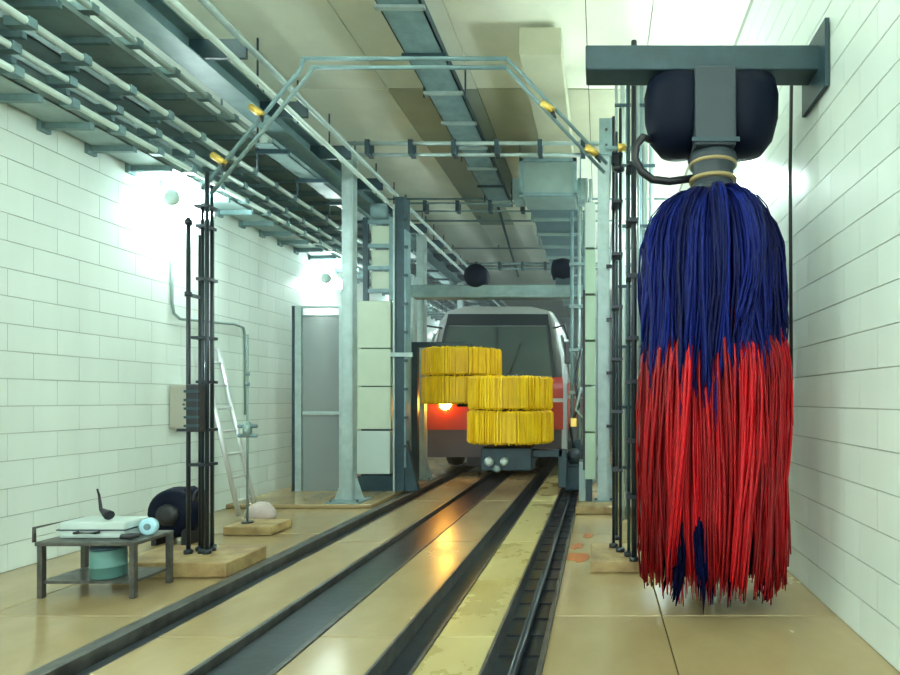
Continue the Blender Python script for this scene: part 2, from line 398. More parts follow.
# cross beams
def crossbeam(Y, z, label, m='tealmid', r=.028, xa=-3.36, xb=.06):
    t = thing('cross_beam', label, 'beam', (xa, Y, z), 'cross beams between the gantry posts')
    MB().tube([(xa, Y - .05, z), (xb, Y - .05, z)], r, 8).build('upper_tube', m, t)
    MB().tube([(xa, Y + .05, z - .11), (xb, Y + .05, z - .11)], r*.9, 8).build('lower_tube', m, t)
    n = 6
    for k in range(n): 
        x = xa + (xb - xa) * (k + .5) / n
        MB().box((x - .03, Y - .09, z - .15), (x + .03, Y + .09, z + .04)).build('clamp', 'tealdark', t)
crossbeam(8.0, 4.80, 'twin tube cross beam joining the two nearest gantry posts', 'galv')
crossbeam(10.6, 4.86, 'twin tube cross beam over the front of the coach', r=.018)
crossbeam(15.0, 4.80, 'twin tube cross beam furthest down the hall')
# ceiling conduits across
for k, (Y, z) in enumerate([(12.0, 5.42), (13.4, 5.40), (15.9, 5.42), (18.0, 5.42)]):
    o = MB().tube([(XL + .5, Y, z), (XR, Y, z)], .022, 8).build('ceiling_conduit', 'tealmid')
    for x in (-3.9, -2.7, -1.5, -.3, .9): MB().box((x, Y - .03, z - .03), (x + .03, Y + .03, ZC)).build('conduit_clip', 'tealmid', o)
    tag(o, ['thin conduit across the ceiling, nearest the camera', 'thin conduit across the ceiling, just past the end of the hung tray', 'third thin conduit across the ceiling', 'furthest thin conduit across the ceiling'][k], 'conduit')

# hung cable tray in the ceiling's middle
ct = thing('ceiling_cable_tray', 'dark teal cable tray hung under the ceiling, ending above the coach', 'cable tray', (-1.9, 8, 5.2))
MB().box((-2.12, 3.0, 5.16), (-1.70, 11.7, 5.18)).build('tray_floor', 'teal', ct)
for x in (-2.12, -1.715): MB().box((x, 3.0, 5.16), (x + .015, 11.7, 5.27)).build('side_rail', 'tealdark', ct)
yy = 3.3
while yy < 11.6:
    MB().box((-2.15, yy, 5.13), (-1.67, yy + .05, 5.16)).build('crossbar', 'galv' if int(yy*2) % 3 else 'tealdark', ct); yy += .8
for yy in (3.5, 5.5, 7.4, 9.4, 11.3):
    for x in (-2.17, -1.66): MB().tube([(x, yy, 5.13), (x, yy, ZC)], .012, 6).build('hanger_rod', 'tealdark', ct)
for x in (-2.0, -1.88, -1.8): MB().tube([(x, 3.0, 5.21), (x, 11.75, 5.21)], .025, 8).build('cable', 'black', ct)
o = MB().tube([(-2.0, 11.6, 5.22), (-2.08, 12.4, 5.30), (-2.35, 15.5, 5.38), (-2.65, 19.5, 5.42)], .03, 8).build('conduit', 'tealdark')
tag(o, 'dark conduit leaving the end of the hung ceiling tray', 'conduit')
# air duct
ad = thing('air_duct', 'square sheet metal air duct under the ceiling with a pale box end', 'duct', (-.8, 9.4, 4.6))
MB().box((-1.22, 9.3, 4.60), (-.39, 10.1, 5.12), bevel=.01).build('plenum_box', 'duct', ad)
for a, b_ in [((-1.25, 9.27, 4.58), (-1.19, 9.33, 5.14)), ((-.42, 9.27, 4.58), (-.36, 9.33, 5.14)), ((-1.25, 9.27, 5.09), (-.36, 9.33, 5.15)), ((-1.25, 9.27, 4.56), (-.36, 9.33, 4.61))]:
    MB().box(a, b_).build('flange', 'teal', ad)
MB().box((-1.18, 10.1, 4.62), (-.38, 21, 5.10)).build('duct_run', 'ductdark', ad)
yy = 10.6
while yy < 21: MB().box((-1.22, yy, 4.57), (-.34, yy + .06, 5.14)).build('duct_joint', 'duct', ad); yy += .95
MB().box((-.88, 6.5, 5.14), (-.42, 9.9, 5.44), bevel=.01).build('feed_duct', 'panel_tan', ad)
for s, x in ((0, -1.40), (1, -.36)): MB().box((x, 9.6, 4.62), (x + .16, 10.0, 4.95)).build('side_outlet', 'tealmid', ad)
for yy in (9.5, 12.5, 15.5, 18.5):
    for x in (-1.27, -.31): MB().tube([(x, yy, 4.6), (x, yy, ZC)], .012, 6).build('hanger_rod', 'teal', ad)

# ------------------------------------------------------------------ near spray arch of black rods
YA = 5.08
ar = thing('spray_arch', 'near spray arch of black rods with chamfered corners and brass fittings', 'spray arch', (-1.65, YA, .12))
def rod(x, y, z0, z1, r=.013, name='rod', m='rod'): return MB().tube([(x, y, z0), (x, y, z1)], r, 8).build(name, m, ar)
left = [(-3.43, 5.00, 2.92), (-3.40, 5.10, 2.80), (-3.345, 5.18, 2.95), (-3.325, 5.02, 3.02), (-3.30, 5.10, 3.22), (-3.275, 5.00, 3.30)]
for i, (x, y, z) in enumerate(left):
    rod(x, y, .12, z, .013 if i not in (0, 5) else .017)
    MB().lathe([(.035, .12), (.035, .15), (.015, .16)], 10, 'Z', (x, y, 0)).build('rod_foot', 'rod', ar)
for z, a, b_ in [(1.15, -3.52, -3.26), (.86, -3.42, -3.26), (1.92, -3.40, -3.26), (1.55, -3.36, -3.26), (2.41, -3.36, -3.26), (2.85, -3.36, -3.27), (2.27, -3.42, -3.38), (3.02, -3.38, -3.26)]:
    MB().box((a, 4.985, z - .012), (b_, 5.12, z + .012)).build('rod_clamp', 'rod', ar)
for z in (2.28, 2.88): MB().lathe([(.028, z-.02), (.028, z+.02)], 8, 'Z', (-3.43, 5.0, 0)).build('collar', 'rod', ar)
right = [(.12, 5.30, 3.9), (.175, 5.15, 3.9), (.24, 5.0, 4.3), (.275, 4.85, 4.3), (.335, 5.3, 4.3), (.155, 5.6, 3.9)]
for i, (x, y, z) in enumerate(right):
    rod(x, y, .10, z, .014 if i != 3 else .024, 'rod', 'rod' if i in (0, 1, 3) else ('tealdark' if i != 4 else 'galv'))
    MB().lathe([(.04, .10), (.04, .13), (.015, .14)], 10, 'Z', (x, y, 0)).build('rod_foot', 'rod', ar)
for z in (.62, 1.07, 1.55, 1.9, 2.4, 2.85, 3.3): MB().box((.215, 4.815, z - .016), (.31, 5.03, z + .016)).build('rod_clamp', 'rod', ar)
for z in (.8, 1.3, 1.75, 2.2, 2.65, 3.1, 3.5): MB().box((.10, 5.12, z - .012), (.195, 5.33, z + .012)).build('rod_clamp', 'rod', ar)
# corners and top
for dx in (0, .075):
    MB().tube([(-3.37 + dx, YA, 3.18 - dx*.5), (-2.55 + dx, YA, 4.18 - dx*.5), (-2.50 + dx, YA, 4.30 - dx)], .016, 8).build('corner_tube', 'tealmid' if dx else 'teal', ar)
    MB().tube([(.06 - dx*.3, YA, 3.40 - dx), (-.62 - dx*.3, YA, 4.12 - dx), (-.80, YA, 4.30 - dx)], .016, 8).build('corner_tube', 'teal', ar)
    MB().tube([(-2.52 + dx, YA, 4.29 - dx), (-.78, YA, 4.29 - dx)], .018, 8).build('top_tube', 'teal', ar)
for (px_, py_) in [(220, 160), (258, 112), (548, 108), (592, 152)]:
    q = P(px_, py_, YA)
    MB().tube([q + Vector((-.05, -.02, .035)), q + Vector((.05, -.02, -.035))], .030, 8).build('brass_fitting', 'brass', ar)
    MB().tube([q + Vector((.04, -.02, -.05)), q + Vector((.07, -.06, -.11))], [.02, .008], 8).build('spray_nozzle', 'rod', ar)
MB().tube([(.05, YA, 3.53), (.34, YA, 3.53)], .022, 8).build('side_arm', 'teal', ar)
MB().tube([(.15, YA - .02, 3.53), (.22, YA - .02, 3.53)], .034, 8).build('brass_fitting', 'brass', ar)
MB().lathe([(.02, 3.33), (.05, 3.34), (.05, 3.37), (.02, 3.38)], 12, 'Z', (.16, YA, 0)).build('valve_disc', 'rod', ar)
dv = thing('pump_controller', 'black ribbed device clamped on the left black rods', 'controller', (-3.5, 5.0, 1.1))
MB().box((-3.365, 4.87, 1.14), (-3.26, 4.965, 1.53), bevel=.012).build('body', 'black', dv)
for k in range(5): MB().box((-3.370, 4.855, 1.18 + k*.07), (-3.255, 4.88, 1.20 + k*.07)).build('rib', 'tealdark', dv)

# ------------------------------------------------------------------ left wall fittings
bx = thing('junction_box', 'flat beige junction box on the left wall beside the black rods', 'box', (-4.84, 6.9, 1.1))
MB().box((-4.838, 6.74, 1.08), (-4.62, 6.98, 1.57), bevel=.008).build('housing', 'box', bx)
MB().box((-4.82, 6.725, 1.10), (-4.64, 6.742, 1.55), bevel=.004).build('lid', 'box', bx)
MB().lathe([(.012, 6.71), (.012, 6.73)], 8, 'Y', (-4.66, 0, 1.35)).build('latch', 'rail', bx)
o = MB().tube([(-4.815, 6.75, 3.0), (-4.815, 6.75, 2.5), (-4.815, 6.78, 2.38), (-4.815, 6.88, 2.33), (-4.815, 7.9, 2.40), (-4.815, 8.1, 2.38), (-4.815, 8.14, 2.28), (-4.815, 8.15, 1.2)], .016, 8).build('conduit', 'duct')
tag(o, 'thin grey conduit bent along the left wall, above the beige box', 'conduit')
vp = thing('valve_pipe', 'thin upright pipe with valves standing on the small plinth', 'pipe', (-3.75, 6.4, .09))
MB().tube([(-3.76, 6.4, .09), (-3.76, 6.4, 2.1)], .012, 8).build('pipe', 'duct', vp)
for z in (1.12, 1.02): MB().tube([(-3.86, 6.4, z), (-3.66, 6.4, z)], .02, 8).build('valve_handle', 'teal', vp)
MB().lathe([(.02, 1.0), (.045, 1.03), (.045, 1.14), (.02, 1.17)], 10, 'Z', (-3.76, 6.4, 0)).build('valve_body', 'duct', vp)
for z in (1.55, 1.66): MB().lathe([(.022, z), (.022, z + .04)], 8, 'Z', (-3.76, 6.4, 0)).build('collar', 'teal', vp)
MB().lathe([(.06, .09), (.06, .105)], 12, 'Z', (-3.76, 6.4, 0)).build('foot_flange', 'rod', vp)
ld = thing('ladder', 'slim aluminium ladder leaning on the left wall behind the rods', 'ladder', (-4.55, 7.4, 0))
a0, a1 = Vector((-4.30, 7.15, 0)), Vector((-4.77, 7.15, 2.05)); s = Vector((0, .34, 0))
for q in (Vector((0, 0, 0)), s): MB().tube([a0 + q + Vector((0,0,.02)), a1 + q], .028, 8).build('rail', 'alu', ld)
for k in range(7):
    p = a0.lerp(a1, (k + .7) / 7.4); MB().tube([p, p + s], .018, 8).build('rung', 'alu', ld)
# blower
bl = thing('blower', 'black rounded centrifugal blower on the floor behind the left rods', 'blower', (-4.12, 6.0, 0))
cx, cz = -4.14, .30
MB().lathe([(.05, -.15), (.20, -.145), (.235, -.10), (.25, 0), (.235, .10), (.20, .145), (.05, .15)], 28, 'Y', (cx, 5.9, cz)).build('scroll_case', 'navy', bl)
MB().lathe([(.04, -.19), (.10, -.18), (.11, -.13)], 20, 'Y', (cx, 5.9, cz)).build('inlet_cone', 'black', bl)
MB().tube([(cx, 5.9, cz + .15), (cx + .12, 5.9, cz + .17), (cx + .20, 5.9, cz + .13)], [.08, .09, .085], 14).build('outlet', 'navy', bl)
MB().lathe([(.10, -.01), (.10, .015)], 16, 'X', (cx + .2, 5.9, cz + .13)).build('outlet_flange', 'black', bl)
for x in (cx - .17, cx + .12): MB().box((x, 5.76, 0), (x + .05, 6.04, .16)).build('foot', 'black', bl)
MB().lathe([(.02, .14), (.10, .15), (.11, .24), (.09, .26)], 18, 'Y', (cx, 5.9, cz)).build('motor', 'navy', bl)
# sack
sk = MB(); sk.lathe([(.06, 0), (.13, .01), (.15, .07), (.14, .14), (.09, .20), (.03, .22)], 14, 'Z', (0, 0, 0))
for v in sk.bm.verts: v.co.x *= 1.1 + .12 * math.sin(v.co.z * 25 + v.co.y * 9); v.co += Vector((-3.93, 6.95, 0)); 
tag(sk.build('sack', 'pinkish'), 'pale pinkish sack slumped on the floor behind the small plinth', 'sack')
# workbench with tools, lower left
wb = thing('work_trolley', 'low dark metal trolley at the lower left by the wall', 'trolley', (-3.7, 4.5, 0))
MB().box((-3.98, 4.22, .37), (-3.28, 4.62, .40), bevel=.006).build('top', 'rail', wb)
MB().box((-3.96, 4.24, .10), (-3.30, 4.60, .12)).build('shelf', 'rail', wb)
for x in (-3.97, -3.32):
    for yy in (4.23, 4.585): MB().box((x, yy, .0), (x + .035, yy + .035, .38)).build('leg', 'rail', wb)
MB().tube([(-3.98, 4.22, .40), (-3.98, 4.22, .5), (-3.98, 4.62, .5), (-3.98, 4.62, .4)], .012, 8).build('handle', 'rail', wb)
dm = thing('drum', 'dark green drum standing on the shelf of the trolley', 'drum', (-3.6, 4.4, .12))
MB().lathe([(.105, .121), (.11, .13), (.11, .20), (.115, .205), (.11, .21), (.11, .30), (.105, .33)], 22, 'Z', (-3.57, 4.36, 0)).build('barrel', 'green', dm)
MB().lathe([(.112, .325), (.112, .345), (.03, .35)], 22, 'Z', (-3.57, 4.36, 0)).build('lid', 'tealdark', dm)
eq = thing('tool_case', 'pale grey tool case lying on top of the trolley', 'case', (-3.6, 4.4, .4))
MB().box((-3.90, 4.32, .401), (-3.42, 4.56, .52), bevel=.015).build('case', 'palegrey', eq)
MB().box((-3.91, 4.31, .46), (-3.41, 4.57, .468)).build('seam', 'hub', eq)
MB().tube([(-3.75, 4.31, .45), (-3.75, 4.28, .45), (-3.6, 4.28, .45), (-3.6, 4.31, .45)], .01, 8).build('handle', 'black', eq)
o = MB().tube([(-3.58, 4.38, .557), (-3.62, 4.40, .57), (-3.66, 4.40, .60), (-3.69, 4.42, .70), (-3.72, 4.44, .74)], [.035, .03, .012, .008, .006], 8).build('spray_gun', 'black'); tag(o, 'small black spray gun lying on the grey tool case', 'spray gun')
o = MB().lathe([(.045, -.015), (.062, -.02), (.062, .02), (.045, .015)], 22, 'Y', (-3.345, 4.45, .463)).build('tape_roll', 'sky')
MB().lathe([(.024, -.024), (.024, .024)], 16, 'Y', (-3.345, 4.45, .463)).build('core', 'teal', o)
tag(o, 'pale blue tape roll standing on the right end of the trolley', 'tape roll')
o = MB().tube([(-3.40, 4.26, .43), (-3.34, 4.27, .428), (-3.30, 4.30, .43)], [.02, .026, .015], 8).build('grease_rag', 'black'); tag(o, 'black rag bundled on the front edge of the trolley', 'rag')

# ------------------------------------------------------------------ glass partition
gp = thing('glass_partition', 'framed grey glass partition between the left wall and gantry post', 'partition', (-4.2, 8.9, .05))
YP = 8.9
def bar(a, b_, m='galv', n='frame_bar'): return MB().box(a, b_, bevel=.004).build(n, m, gp)
for px_ in (299, 343): 
    x = XW(px_, YP); bar((x - .045, YP - .04, .05), (x + .045, YP + .04, ZW(306, YP)), 'galv')
x = XW(294, YP); bar((x - .02, YP - .03, .05), (x + .015, YP + .03, ZW(306, YP)), 'tealdark')
xa, xb = XW(303, YP), XW(340, YP)
for py_, h in ((307, .03), (316, .02), (413, .05), (494, .05)):
    bar((xa, YP - .03, ZW(py_, YP) - h/2), (xb, YP + .03, ZW(py_, YP) + h/2), 'galv' if h > .02 else 'tealmid')
MB().box((xa, YP - .006, ZW(413, YP) + .02), (xb, YP + .006, ZW(317, YP))).build('glass_pane', 'glass', gp)
MB().box((xa, YP - .006, ZW(493, YP) + .02), (xb, YP + .006, ZW(415, YP))).build('glass_pane', 'glass', gp)

# ------------------------------------------------------------------ left washing machine column with enamel panels
YM = 8.9
lm = thing('brush_machine', 'left brush machine with dark mast, ladder frame and stacked cream panels', 'machine', (-3.3, YM, .05))
x0, x1 = XW(358, YM), XW(391, YM)
for i, (a, b_) in enumerate([(301, 348), (349, 386), (387, 429), (431, 474)]):
    dx = (0, .0, .0, -.03)[i]
    MB().box((x0 + dx, YM - .02, ZW(b_, YM)), (x1 + dx*.3, YM + .30, ZW(a, YM)), bevel=.008).build('panel', 'cream' if i < 3 else 'palegrey', lm)
MB().box((x0 + .03, YM + .04, .25), (x1 - .02, YM + .32, ZW(301, YM) - .02)).build('cabinet_core', 'tealdark', lm)
MB().box((x0 + .0, YM + .0, .05), (x1 + .1, YM + .5, .27)).build('base', 'tealdark', lm)
for k, px_ in enumerate((366, 392)):
    x = XW(px_, YM); MB().box((x - .035, YM - .03, ZW(301, YM)), (x + .035, YM + .04, ZW(218, YM))).build('ladder_rail', 'tealdark' if k == 0 else 'teal', lm)
for py_ in (222, 246, 268, 291):
    MB().box((XW(368, YM), YM - .02, ZW(py_, YM) - .03), (XW(390, YM), YM + .02, ZW(py_, YM) + .03)).build('ladder_rung', 'teal', lm)
for a, b_ in ((225, 243), (249, 265), (271, 288)):
    MB().box((XW(370, YM), YM + .05, ZW(b_, YM)), (XW(388, YM), YM + .07, ZW(a, YM))).build('vent_panel', 'cream', lm)
xm = XW(398, YM)
MB().box((xm - .04, YM - .02, .05), (xm + .10, YM + .25, ZW(197, YM)), bevel=.008).build('mast', 'tealdark', lm)
MB().box((xm - .06, YM - .05, .05), (xm - .035, YM + .27, ZW(205, YM))).build('mast_guide', 'galv', lm)
MB().box((xm + .10, YM - .03, .4), (xm + .125, YM + .2, ZW(230, YM))).build('mast_guide', 'teal', lm)
for k in range(9): MB().box((xm + .08, YM - .055, .7 + k * .42), (xm + .16, YM - .02, .74 + k * .42)).build('mast_clip', 'tealdark', lm)
MB().lathe([(.05, -.12), (.11, -.10), (.12, 0), (.11, .10), (.05, .12)], 18, 'X', (XW(380, YM), YM - .02, ZW(212, YM))).build('hoist_motor', 'teal', lm)
MB().prism([(xm + .1, .05), (xm + .3, .05), (xm + .1, .9)], YM, YM + .1).build('brace', 'tealdark', lm)
for (pa, pb, z) in [(300, 392, .6)]:
    pass
MB().box((XW(392, YM), YM - .09, ZW(357, YM)), (XW(414, YM), YM - .05, ZW(353, YM))).build('arm', 'galv', lm)
# ------------------------------------------------------------------ right machine: mint cabinet
YR = 7.72
rm = thing('brush_machine', 'right brush machine with narrow mint green cabinet beside the post', 'machine', (-.08, YR, .09))
x0, x1 = XW(585.2, YR), XW(595.3, YR)
for i, (a, b_) in enumerate([(203, 248), (250, 294), (296, 340), (342, 385), (387, 431), (433, 479)]):
    MB().box((x0, YR - .03, ZW(b_, YR)), (x1, YR + .30, ZW(a, YR)), bevel=.006).build('panel', 'mint' if i else 'palegrey', rm)
MB().box((x0 - .03, YR + .0, .5), (x0 - .002, YR + .32, ZW(290, YR))).build('edge_seal', 'black', rm)
MB().box((x0 + .01, YR + .02, .09), (x0 + .09, YR + .25, .4)).build('pedestal', 'tealdark', rm)
MB().box((x0 - .08, YR + .05, .09), (x0 + .0, YR + .4, .6)).build('side_foot', 'duct', rm)
for py_ in (267, 320, 373, 426): MB().box((.08, YR - .06, ZW(py_, YR) - .02), (.16, YR - .005, ZW(py_, YR) + .02)).build('clamp', 'black', rp)
for k, px_ in enumerate((586, 590.5)): MB().tube([(XW(px_, YR + .5), YR + .5, .6), (XW(px_, YR + .5), YR + .5, ZW(165, YR))], .02, 8).build('riser_pipe', 'galv', rm)
# bundle of risers between the right post and the rods
rs = thing('riser_bundle', 'bundle of grey riser pipes between the right post and black rods', 'pipes', (.25, 7.2, 0))
for k, (x, r, m) in enumerate([(.19, .02, 'galv'), (.265, .03, 'galv_l'), (.33, .025, 'teal'), (.40, .035, 'galv_l'), (.47, .025, 'teal'), (.53, .035, 'galv_l'), (.60, .03, 'galv')]):
    MB().tube([(x, 7.0 + .04 * (k % 3), 0), (x, 7.0 + .04 * (k % 3), ZC)], r, 10).build('riser_pipe', m, rs)
for z in (.6, 1.3, 2.0, 2.7, 3.4, 4.1, 4.8): MB().box((.17, 6.95, z), (.64, 6.965, z + .035)).build('pipe_strap', 'tealdark', rs)
# far right equipment between coach and mint cabinet
fr = thing('side_washer', 'dark low side washer with hoses between coach and mint cabinet', 'machine', (-.35, 9.3, 0))
MB().box((-.55, 9.2, .0), (-.22, 9.95, .38), bevel=.03).build('base', 'tealdark', fr)
MB().box((-.50, 9.6, .38), (-.25, 10.0, .75), bevel=.03).build('motor_housing', 'tealdark', fr)
MB().lathe([(.03, 9.1), (.10, 9.12), (.11, 9.25), (.05, 9.3)], 16, 'Y', (-.4, 0, .55)).build('pump_head', 'hub', fr)
MB().tube([(-.42, 9.5, .6), (-.47, 9.4, 1.0), (-.33, 9.45, 1.3), (-.40, 9.5, 1.7), (-.30, 9.5, 2.2)], .022, 8).build('hose', 'black', fr)
MB().tube([(-.30, 9.4, .7), (-.25, 9.35, 1.1), (-.38, 9.35, 1.25), (-.3, 9.4, 1.6)], .02, 8).build('hose', 'duct', fr)
MB().box((-.46, 9.32, .98), (-.36, 9.4, 1.12), bevel=.01).build('valve', 'brass', fr)
for x, m in ((-.34, 'galv'), (-.25, 'teal'), (-.46, 'teal')): MB().tube([(x, 9.85, .2), (x, 9.85, 4.5)], .03, 8).build('upright', m, fr)
for z in (1.5, 2.2, 2.9, 3.6): MB().box((-.5, 9.80, z), (-.2, 9.90, z + .05)).build('bracket', 'tealmid', fr)

# ------------------------------------------------------------------ crossbeam carriage over the coach front
cg = thing('top_carriage', 'grey green horizontal carriage over the coach roof with round motors', 'carriage', (-1.7, 9.9, 3.1))
YC = 10.2
MB().box((-3.2, YC - .12, 3.12), (-.08, YC + .12, 3.34), bevel=.02).build('beam', 'tealmid', cg)
MB().box((-3.2, YC - .13, 3.19), (-.08, YC - .12, 3.24)).build('stripe', 'tealmid', cg)
MB().lathe([(.06, -.2), (.18, -.18), (.21, -.08), (.21, .08), (.18, .18), (.06, .2)], 22, 'Y', (XW(477, YC), YC, ZW(277, YC))).build('motor', 'navy', cg)
MB().box((XW(470, YC), YC - .1, 3.34), (XW(484, YC), YC + .1, ZW(282, YC))).build('motor_mount', 'tealdark', cg)
MB().lathe([(.06, -.2), (.17, -.17), (.2, 0), (.17, .17), (.06, .2)], 20, 'X', (XW(563, YC), YC, ZW(270, YC))).build('motor', 'navy', cg)
MB().box((XW(556, YC), YC - .1, 3.34), (XW(572, YC), YC + .1, ZW(278, YC))).build('motor_mount', 'tealdark', cg)
for x in (-3.2, -.12): MB().box((x - .04, YC - .1, .0), (x + .06, YC + .1, 3.5)).build('upright', 'galv', cg)

# ------------------------------------------------------------------ yellow brushes
def yellow_brush(c, Rr, z0, z1, label, arm):
    X, Y = c
    t = thing('yellow_brush', label, 'brush', (X, Y, z0), 'yellow rotary brushes')
    MB().tube([(X, Y, z0 - .05), (X, Y, z1 + .05)], .09, 16).build('shaft', 'tealdark', t)
    zm = (z0 + z1) / 2 + (.0)
    for (a, b_) in ((zm + .009, z1), (z0, zm - .009)):
        mb = MB(); n = 300
        rg = random.Random(int(a * 1000))
        for k in range(n):
            th = 2 * math.pi * (k + rg.uniform(-.3, .3)) / n
            d = Vector((math.cos(th), math.sin(th), 0)); q = Vector((-d.y, d.x, 0)) * rg.uniform(.006, .013)
            rr = Rr * rg.uniform(.90, 1.0)
            h = b_ - a
            pts = [(.09, a + h*.08), (rr*.96, a + rg.uniform(-.012, .02)), (rr, a + h * .06), (rr * rg.uniform(.98, 1.0), a + h*.5), (rr*.995, b_ - h*.07), (rr*.95, b_ - rg.uniform(-.01, .02)), (.09, b_ - h*.04)]
            A = [mb.bm.verts.new(d * r + Vector((0, 0, z)) + q * (r / Rr)) for r, z in pts]
            B = [mb.bm.verts.new(d * r + Vector((0, 0, z)) - q * (r / Rr)) for r, z in pts]
            m_ = len(pts)
            mb.bm.faces.new(A); mb.bm.faces.new(B[::-1])
            for j in range(m_): mb.bm.faces.new((A[j], B[j], B[(j+1) % m_], A[(j+1) % m_]))
        for v in mb.bm.verts: v.co += Vector((X, Y, 0))
        mb.build('bristles', 'yellow', t, 'stuff')
    MB().lathe([(.2, zm - .02), (Rr * .85, zm - .008), (Rr*.85, zm + .008), (.2, zm + .02)], 32, 'Z', (X, Y, 0)).build('divider_disc', 'black', t)
    for p in arm: MB().box(*p, bevel=.01).build('arm', 'tealdark', t)
    return t
b1 = yellow_brush((-1.34, 9.0), .645, .77, 1.74, 'front yellow rotary brush, right of centre, before the coach',
                  [((-1.45, 8.9, .55), (-.55, 9.1, .66)), ((-.62, 8.9, .1), (-.5, 9.1, .66))])
MB().box((-1.75, 8.8, .36), (-1.0, 9.3, .70), bevel=.02).build('drive_box', 'tealdark', b1)
MB().lathe([(.03, 8.72), (.07, 8.74), (.07, 8.82)], 14, 'Y', (-1.62, 0, .5)).build('bearing', 'galv_l', b1)
MB().lathe([(.03, 8.72), (.06, 8.74), (.06, 8.82)], 14, 'Y', (-1.40, 0, .5)).build('bearing', 'galv_l', b1)
MB().lathe([(.03, 8.72), (.06, 8.74), (.06, 8.82)], 14, 'Y', (-1.50, 0, .40)).build('bearing', 'duct', b1)
yellow_brush((-2.29, 9.98), .66, 1.34, 2.24, 'rear yellow rotary brush, upper left one, over the lit headlight',
             [((-3.05, 9.92, 2.27), (-2.2, 10.04, 2.36)), ((-3.12, 9.92, .05), (-3.02, 10.04, 2.36))])

# ------------------------------------------------------------------ coach
BY, BC, HW = 10.95, -1.92, 1.34
bus = thing('coach', 'red and silver coach facing the camera with one headlight lit', 'bus', (BC, BY, 0))
def sect(y, k):   # body outline at depth, half widths taper to the roof
    return [(-HW*k, .42), (-HW*k, .80), (-HW*k, 1.72), (-HW*k*.96, 2.2), (-HW*k*.86, 2.85), (-HW*k*.76, 3.08), (-HW*.5*k, 3.17),
            (HW*.5*k, 3.17), (HW*k*.76, 3.08), (HW*k*.86, 2.85), (HW*k*.96, 2.2), (HW*k, 1.72), (HW*k, .80), (HW*k, .42)]
shell = MB(); rings = []
for (y, k) in ((0, .93), (.06, .97), (.25, 1.0), (6, 1.0), (11.5, 1.0)):
    rings.append([shell.bm.verts.new((BC + x, BY + y + (max(0, z - 1.7) * .28 if y < 1 else 0), z)) for x, z in sect(y, k)])
for i in range(len(rings) - 1):
    for j in range(len(rings[0])): shell.bm.faces.new((rings[i][j], rings[i][(j+1) % 14], rings[i+1][(j+1) % 14], rings[i+1][j]))
shell.bm.faces.new(rings[0][::-1]); shell.bm.faces.new(rings[-1])
shell.build('body', 'bussilver', bus)
def yfront(z): return BY + max(0, z - 1.7) * .28
def front_patch(name, m, xl, xr, z0, z1, out=.02, taper=True, n=6, label=None):
    mb = MB(); rowsA = []
    nz = 5
    for i in range(nz + 1):
        z = z0 + (z1 - z0) * i / nz
        k = 1 if (z < 1.72 or not taper) else 1 - (z - 1.72) * .125
        rowsA.append([Vector((BC + (xl + (xr - xl) * j / n) * k, yfront(z) - out, z)) for j in range(n + 1)])
    mb.quads(rowsA); 
    rowsB = [[p + Vector((0, out + .01, 0)) for p in r] for r in rowsA]
    mb.quads(rowsB)
    # close the rim
    def strip(a, b_):
        for i in range(len(a) - 1):
            mb.bm.faces.new([mb.bm.verts.new(q) for q in (a[i], a[i+1], b_[i+1], b_[i])])
    strip(rowsA[0], rowsB[0]); strip(rowsA[-1], rowsB[-1]); strip([r[0] for r in rowsA], [r[0] for r in rowsB]); strip([r[-1] for r in rowsA], [r[-1] for r in rowsB])
    return mb.build(name, m, bus, label=label)
front_patch('windscreen', 'screen', -1.06, 1.06, 1.84, 2.78)
front_patch('destination_panel', 'busdark', -1.12, 1.12, 2.80, 3.02)
front_patch('windscreen_divider', 'busdark', -.015, .015, 1.84, 2.78, .03)
for s in (-1, 1): front_patch('corner_pillar', 'busdark', s*1.06, s*1.13, 1.80, 2.80, .022)
front_patch('red_upper_panel', 'busred', -1.25, 1.25, 1.43, 1.82, .022)
front_patch('pale_stripe', 'bussilver', -1.25, 1.25, 1.36, 1.43, .026)
front_patch('red_bumper', 'busred', -1.25, 1.25, .86, 1.36, .05)
front_patch('lower_skirt', 'busgrey', -1.22, 1.22, .36, .86, .03)
front_patch('number_plate', 'wht', -.26, .26, .62, .73, .045)
